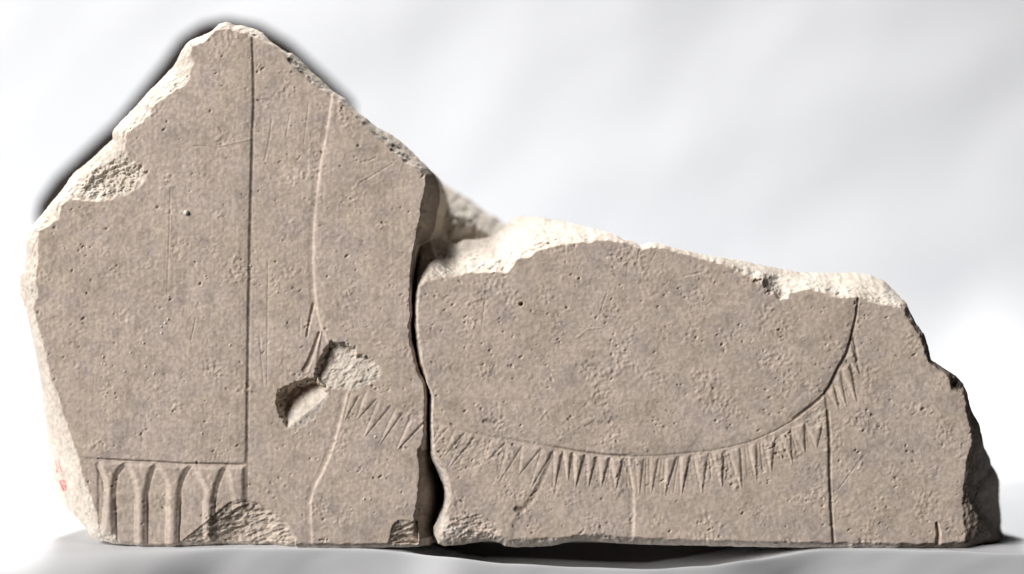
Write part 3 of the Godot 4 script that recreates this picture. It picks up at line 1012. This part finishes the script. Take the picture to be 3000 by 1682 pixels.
func build_low_fragment() -> void:
	var outline := PackedFloat32Array([-46.3, 10.3, 8.0, -44.4, 13.9, 10.0, -41.4, 19.9, 12.0, -40.2, 24.7, 12.0, -39.8, 30.2, 12.0, -41.2, 35.7, 12.0, -44.8, 44.5, 10.0, -46.7, 48.7, 8.0, -48.0, 54.3, 6.0, -48.6, 72.3, 5.0, -48.4, 80.1, 5.0, -48.0, 87.9, 5.0, -51.0, 97.4, 5.0, -54.2, 105.2, 5.0, -55.8, 113.0, 5.0, -57.0, 125.5, 5.0, -57.6, 130.1, 5.0, -57.4, 141.2, 5.0, -56.8, 149.0, 5.0, -56.0, 154.4, 8.0, -56.8, 162.2, 18.0, -56.4, 170.4, 26.0, -55.0, 176.2, 32.0, -49.7, 180.5, 38.0, -41.5, 179.8, 44.0, -33.7, 178.0, 48.0, -29.4, 180.6, 52.0, -21.5, 181.0, 52.0, -13.5, 182.4, 50.0, -6.2, 187.2, 50.0, 2.5, 194.6, 52.0, 5.4, 195.4, 52.0, 17.0, 194.2, 46.0, 24.2, 192.4, 42.0, 32.8, 191.2, 38.0, 41.3, 188.8, 32.0, 53.7, 185.6, 20.0, 61.9, 182.6, 14.0, 66.5, 179.6, 9.0, 71.5, 179.0, 8.0, 75.6, 175.7, 6.0, 78.2, 177.0, 9.0, 81.4, 178.4, 9.0, 88.3, 176.9, 7.0, 100.2, 173.9, 7.0, 115.0, 170.5, 8.0, 132.7, 168.0, 14.0, 155.7, 163.8, 24.0, 173.6, 160.4, 28.0, 192.1, 160.2, 34.0, 207.6, 160.5, 38.0, 216.9, 158.8, 36.0, 224.2, 155.3, 32.0, 229.7, 148.3, 24.0, 233.5, 142.3, 12.0, 234.2, 138.1, 7.0, 237.4, 131.3, 6.0, 242.6, 124.3, 6.0, 245.0, 116.7, 5.0, 246.6, 109.0, 5.0, 254.7, 103.8, 6.0, 262.4, 99.4, 10.0, 267.0, 94.8, 12.0, 268.8, 89.0, 8.0, 270.0, 82.5, 8.0, 271.8, 78.4, 10.0, 276.5, 71.0, 12.0, 279.2, 61.0, 14.0, 282.6, 56.0, 26.0, 288.9, 48.4, 38.0, 290.6, 44.2, 42.0, 295.8, 38.5, 50.0, 298.5, 33.3, 54.0, 299.4, 19.9, 58.0, 300.5, 11.7, 58.0, 300.9, 3.3, 60.0, 302.6, -0.7, 60.0, 300.8, -5.8, 54.0, 292.0, -6.4, 34.0, 266.8, -4.1, 10.0, 250.7, -3.0, 8.0, 219.1, -2.5, 7.0, 187.7, -2.1, 7.0, 156.5, -1.7, 7.0, 140.8, -1.3, 7.0, 105.2, -0.7, 7.0, 73.8, 0.1, 7.0, 58.1, 0.9, 7.0, 48.3, 2.1, 7.0, 37.8, 2.5, 7.0, 30.8, 0.9, 7.0, 22.9, -0.9, 7.0, 3.4, -1.7, 7.0, -4.4, -0.9, 7.0, -6.0, 0.9, 7.0, -12.3, 2.7, 6.0, -16.1, 2.0, 8.0, -28.0, -0.3, 10.0, -39.7, -1.0, 8.0, -43.5, 0.5, 7.0, -45.9, 6.6, 7.0])
	var rim := PackedFloat32Array([-54.0, 152.0, -51.0, 154.6, -43.6, 156.4, -31.0, 158.8, -24.0, 160.6, -18.6, 160.0, -13.0, 160.0, -8.8, 161.0, -3.2, 160.0, 0.4, 163.4, 3.2, 168.0, 10.8, 169.4, 15.8, 173.2, 23.4, 175.2, 29.0, 176.4, 33.2, 177.4, 40.2, 178.0, 45.8, 177.4, 49.2, 179.4, 57.6, 178.8, 66.8, 177.6, 72.8, 175.2, 75.8, 173.4, 80.8, 175.2, 87.8, 174.6, 98.8, 171.6, 105.6, 169.8, 114.2, 167.6, 126.2, 163.8, 130.4, 160.8, 138.0, 157.8, 146.6, 156.0, 147.4, 151.0, 154.2, 146.6, 156.8, 143.8, 162.0, 145.0, 162.8, 148.4, 173.0, 150.6, 182.4, 148.4, 191.0, 145.4, 202.2, 145.8, 209.8, 143.2, 216.6, 141.2, 228.0, 139.6, 230.4, 136.4, 234.0, 129.6, 239.0, 123.6, 241.6, 114.2, 243.6, 108.0, 252.0, 102.4, 256.0, 98.0, 257.6, 91.2, 264.0, 89.4, 265.6, 85.2, 266.6, 76.6, 268.8, 68.8, 269.6, 61.8, 267.6, 54.0, 266.0, 47.8, 264.6, 36.8, 263.8, 26.0, 264.6, 14.2, 266.0, 6.6, 265.2, 3.0, 249.0, 1.4, 217.8, 1.8, 186.6, 2.2, 155.6, 3.0, 140.0, 3.0, 104.6, 3.8, 71.0, 5.4, 50.0, 7.2, 37.6, 6.8, 30.6, 5.4, 19.0, 5.0, -0.6, 4.2, -12.2, 8.0, -20.0, 8.8, -27.8, 10.4, -35.6, 13.0, -38.6, 19.0, -36.4, 26.0, -35.6, 31.4, -37.4, 38.4, -38.6, 44.6, -42.0, 49.4, -45.0, 54.0, -46.0, 64.8, -46.6, 76.6, -46.0, 84.4, -46.8, 89.0, -49.2, 94.6, -51.2, 103.8, -52.8, 111.6, -54.8, 125.6, -55.2, 141.2])
	outline = ragged(outline, 3, 0.2, 3)
	rim = ragged(rim, 2, 0.5, 4)
	var t := thing("low_relief_fragment", "low wedge-shaped fragment of carved limestone with a long curved belly line", "stone fragment", Vector3((2080.0 - 1500.0) * 0.2, 0.0, 0.0) * MM)
	var s := Slab.new(outline, CELL)
	s.part("carved_ground")
	var body := s.part("animal_body")
	var foreleg := s.part("animal_leg")
	var hindleg := s.part("animal_leg")
	var worn := s.part("worn_hollow")
	var edge := s.part("broken_edge")
	var hole := s.part("drilled_hole")
	var animal := PackedFloat32Array([-80.0, 200.0, -80.0, 84.0, -50.4, 75.6, -35.6, 70.8, -24.6, 67.0, -9.8, 64.2, 3.4, 62.0, 17.4, 59.6, 29.8, 57.6, 42.2, 55.4, 56.2, 53.8, 71.0, 53.2, 89.0, 53.8, 104.6, 55.4, 116.2, 56.4, 127.8, 58.8, 140.0, 61.8, 153.4, 67.8, 165.4, 74.6, 174.0, 81.6, 181.6, 87.8, 185.8, 94.6, 190.2, 104.0, 195.2, 112.6, 198.2, 122.0, 201.2, 135.6, 202.6, 145.8, 204.0, 180.0, 204.0, 200.0])
	var shin := PackedFloat32Array([-80.0, 88.0, -44.0, 75.0, -20.0, 67.6, 3.4, 63.4, 25.0, 59.4, 22.8, 52.4, 19.6, 43.8, 13.4, 31.4, 9.6, 26.0, 5.0, 20.0, 1.0, 12.0, -2.0, -8.0, -80.0, -8.0])
	var thigh := PackedFloat32Array([68.0, 55.0, 68.4, 51.6, 69.4, 41.6, 71.0, 29.8, 71.4, 18.2, 70.6, 5.8, 70.4, -8.0, 188.0, -8.0, 187.6, 8.0, 186.4, 24.0, 185.6, 41.6, 185.4, 64.8, 184.4, 78.8, 183.2, 90.0, 166.0, 78.0, 140.0, 64.0, 116.2, 58.0, 89.0, 55.6])
	s.raise(shin, 0.65, 2.2, 1.6, foreleg)
	s.raise(thigh, 0.8, 1.1, 0.5, hindleg)
	s.raise(animal, 0.85, 0.8, 0.4, body)
	s.raise(animal, 0.55, 8.0, 0.4, -1, true)
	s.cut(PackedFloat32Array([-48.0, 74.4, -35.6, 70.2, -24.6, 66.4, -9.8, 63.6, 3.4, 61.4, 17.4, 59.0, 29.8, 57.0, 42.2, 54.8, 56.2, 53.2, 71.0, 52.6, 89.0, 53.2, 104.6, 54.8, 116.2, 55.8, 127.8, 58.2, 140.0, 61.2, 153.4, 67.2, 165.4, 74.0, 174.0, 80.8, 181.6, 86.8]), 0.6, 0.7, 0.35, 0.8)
	s.cut(PackedFloat32Array([165.4, 74.8, 174.4, 81.6, 182.0, 88.0, 186.6, 94.6, 191.0, 104.0, 196.0, 112.6, 198.8, 122.0, 201.8, 135.6, 203.0, 147.0]), 1.3, 0.8, 0.6, 0.8)
	s.cut(PackedFloat32Array([56.2, 56.4, 89.0, 56.4, 116.2, 59.2, 140.0, 65.0, 160.0, 75.0, 178.0, 89.0, 188.0, 104.0, 196.0, 124.0]), 5.0, 5.0, -0.3)
	s.cut(PackedFloat32Array([185.2, 78.8, 186.2, 64.8, 186.4, 41.6, 187.2, 22.0, 188.8, -0.4]), 1.1, 0.8, 0.75, 0.75)
	s.cut(PackedFloat32Array([70.0, 40.0, 70.2, 29.8, 70.4, 18.2, 69.6, 5.8]), 2.2, 2.2, 0.3)
	var locks := [PackedFloat32Array([-41.8, 71.0, -38.0, 70.0, -46.0, 59.4]), PackedFloat32Array([-32.4, 68.4, -27.6, 67.0, -39.6, 52.4]), PackedFloat32Array([-26.8, 65.6, -22.4, 64.0, -37.2, 46.8]), PackedFloat32Array([-12.0, 62.2, -4.0, 61.0, -15.0, 50.0]), PackedFloat32Array([-2.0, 60.2, 5.6, 59.2, -7.8, 38.4]), PackedFloat32Array([7.2, 59.2, 16.6, 57.6, 4.0, 42.0]), PackedFloat32Array([18.0, 57.2, 23.6, 56.0, 11.2, 35.0]), PackedFloat32Array([24.8, 55.6, 29.4, 54.8, 25.0, 36.0]), PackedFloat32Array([30.6, 56.0, 35.2, 55.2, 33.0, 39.6]), PackedFloat32Array([36.4, 54.8, 42.2, 54.0, 37.6, 35.2]), PackedFloat32Array([43.8, 53.6, 49.2, 52.8, 44.6, 36.8]), PackedFloat32Array([50.8, 52.6, 56.2, 52.0, 52.0, 36.0]), PackedFloat32Array([58.2, 52.0, 64.8, 51.6, 60.6, 34.6]), PackedFloat32Array([72.6, 51.6, 76.4, 51.6, 74.6, 30.6]), PackedFloat32Array([80.4, 51.8, 85.4, 51.8, 81.6, 29.8]), PackedFloat32Array([89.8, 52.0, 96.8, 52.6, 89.4, 30.2]), PackedFloat32Array([99.0, 53.0, 103.8, 53.6, 99.4, 29.8]), PackedFloat32Array([106.8, 53.4, 114.2, 54.0, 111.6, 31.4]), PackedFloat32Array([117.4, 54.8, 123.2, 56.0, 122.8, 36.0]), PackedFloat32Array([127.0, 56.4, 133.6, 58.0, 134.4, 34.6]), PackedFloat32Array([139.2, 59.6, 143.2, 60.8, 142.8, 37.6]), PackedFloat32Array([147.6, 60.0, 153.6, 62.8, 151.6, 43.0]), PackedFloat32Array([157.2, 64.8, 162.6, 68.0, 163.8, 48.6]), PackedFloat32Array([164.2, 69.6, 170.8, 72.6, 171.6, 54.0]), PackedFloat32Array([172.6, 70.4, 182.0, 71.0, 178.2, 57.8]), PackedFloat32Array([196.0, 111.0, 198.8, 119.0, 204.2, 99.0]), PackedFloat32Array([192.8, 104.0, 197.4, 107.6, 201.2, 85.6]), PackedFloat32Array([188.4, 97.0, 192.4, 101.0, 195.6, 82.0]), PackedFloat32Array([185.0, 90.4, 188.4, 94.4, 191.0, 79.0])]
	for k in locks.size():
		lock(s, locks[k], 0.36 if k < 7 else 1.0 if k < 13 else 0.72)
	for k in range(7, 28):
		var a: PackedFloat32Array = locks[k]
		var b: PackedFloat32Array = locks[k + 1]
		if absf(a[2] - b[0]) > 10.0 or k == 24:
			continue
		var o := rng.randf_range(0.35, 0.65)
		var low := rng.randf_range(0.6, 0.95)
		s.cut(PackedFloat32Array([lerpf(a[2], b[0], o), lerpf(a[3], b[1], 0.5) - 0.6, lerpf(lerpf(a[2], b[0], o), lerpf(a[4], b[4], 0.5), low), lerpf(lerpf(a[3], b[1], 0.5), lerpf(a[5], b[5], 0.5), low)]), 0.6, 0.4, rng.randf_range(0.15, 0.45), 0.95)
	s.cut(PackedFloat32Array([65.2, 50.0, 67.6, 41.6, 70.0, 32.0]), 0.5, 0.4, -0.4)
	s.cut(PackedFloat32Array([67.6, 51.0, 69.6, 41.6, 71.6, 31.0]), 0.5, 0.4, 0.4)
	s.cut(PackedFloat32Array([200.0, 121.6, 201.6, 115.0, 202.4, 109.0]), 1.0, 0.8, 0.8, 0.8)
	s.cut(PackedFloat32Array([22.8, 51.0, 20.0, 43.8, 14.0, 31.4, 9.0, 24.4]), 1.6, 2.4, 0.3)
	s.cut(PackedFloat32Array([155.0, 60.0, 152.4, 57.6, 149.0, 56.4]), 1.0, 0.5, 0.6)
	for l in [PackedFloat32Array([55.6, 148.0, 53.6, 143.0, 51.4, 135.4]), PackedFloat32Array([-15.0, 153.0, -16.4, 140.0, -17.8, 125.6]), PackedFloat32Array([75.2, 175.2, 74.0, 171.0, 73.6, 167.6]), PackedFloat32Array([84.0, 172.0, 81.6, 167.0]), PackedFloat32Array([68.0, 166.0, 67.0, 157.6]), PackedFloat32Array([100.0, 158.0, 112.0, 160.6]), PackedFloat32Array([206.0, 53.2, 198.0, 42.0, 191.6, 33.6]), PackedFloat32Array([207.0, 53.6, 202.0, 45.6])]:
		s.cut(l, 0.5, 0.4, 0.28, 0.9)
	s.cut(PackedFloat32Array([38.0, 122.0, 44.0, 127.0, 52.0, 128.0]), 1.0, 0.6, -0.25)
	s.cut(PackedFloat32Array([42.0, 72.0, 48.0, 75.0, 56.0, 73.0]), 2.0, 1.0, -0.5)
	s.cut(PackedFloat32Array([249.0, 13.2, 250.0, 8.0, 249.4, 0.0]), 1.0, 1.7, 2.4, 0.7)
	s.cut(PackedFloat32Array([3.2, 21.6, 6.0, 21.0]), 2.2, 2.0, 1.6, 0.7)
	s.cut(PackedFloat32Array([-16.0, 73.0, -10.0, 72.0]), 1.6, 1.2, 1.0, 0.75)
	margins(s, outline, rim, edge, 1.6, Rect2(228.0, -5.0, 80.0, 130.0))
	s.hollow(PackedFloat32Array([-36.0, 16.0, -20.0, 20.0, -10.0, 14.0, -4.0, 8.0, -12.0, 2.0, -28.0, 2.0, -38.0, 8.0]), 0.25, 2.0, 0.8, worn, lump, 0.15)
	s.hollow(PackedFloat32Array([-31.0, 66.0, -12.0, 61.6, -14.0, 50.0, -24.0, 40.0, -34.0, 44.0, -36.0, 56.0]), 0.12, 0.5, 0.25, worn, lump, 0.05)
	s.hollow(PackedFloat32Array([142.0, 157.6, 146.4, 156.4, 146.0, 153.6, 141.0, 154.4]), 1.0, 2.6, 0.3, worn, lump, 0.0)
	s.hollow(PackedFloat32Array([148.0, 151.0, 153.6, 149.0, 152.4, 146.8, 148.4, 148.0]), 1.0, 1.8, 0.3, worn, lump, 0.0)
	s.hollow(PackedFloat32Array([174.0, 84.0, 184.0, 81.0, 184.0, 70.0, 176.0, 68.0, 170.0, 74.0]), 0.2, 0.5, 0.3, worn, lump, 0.15)
	s.hollow(PackedFloat32Array([258.0, 101.0, 266.0, 93.0, 265.0, 90.0, 257.0, 92.4]), 0.8, 4.0, 0.5, worn, lump, 0.1)
	weather(s, 0.0, 6500, 12, 0.0)
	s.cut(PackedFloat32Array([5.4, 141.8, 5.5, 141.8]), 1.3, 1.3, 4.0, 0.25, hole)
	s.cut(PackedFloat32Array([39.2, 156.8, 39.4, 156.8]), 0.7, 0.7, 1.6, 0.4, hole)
	carve_out(s, t, 95.0, outline, -1.0)
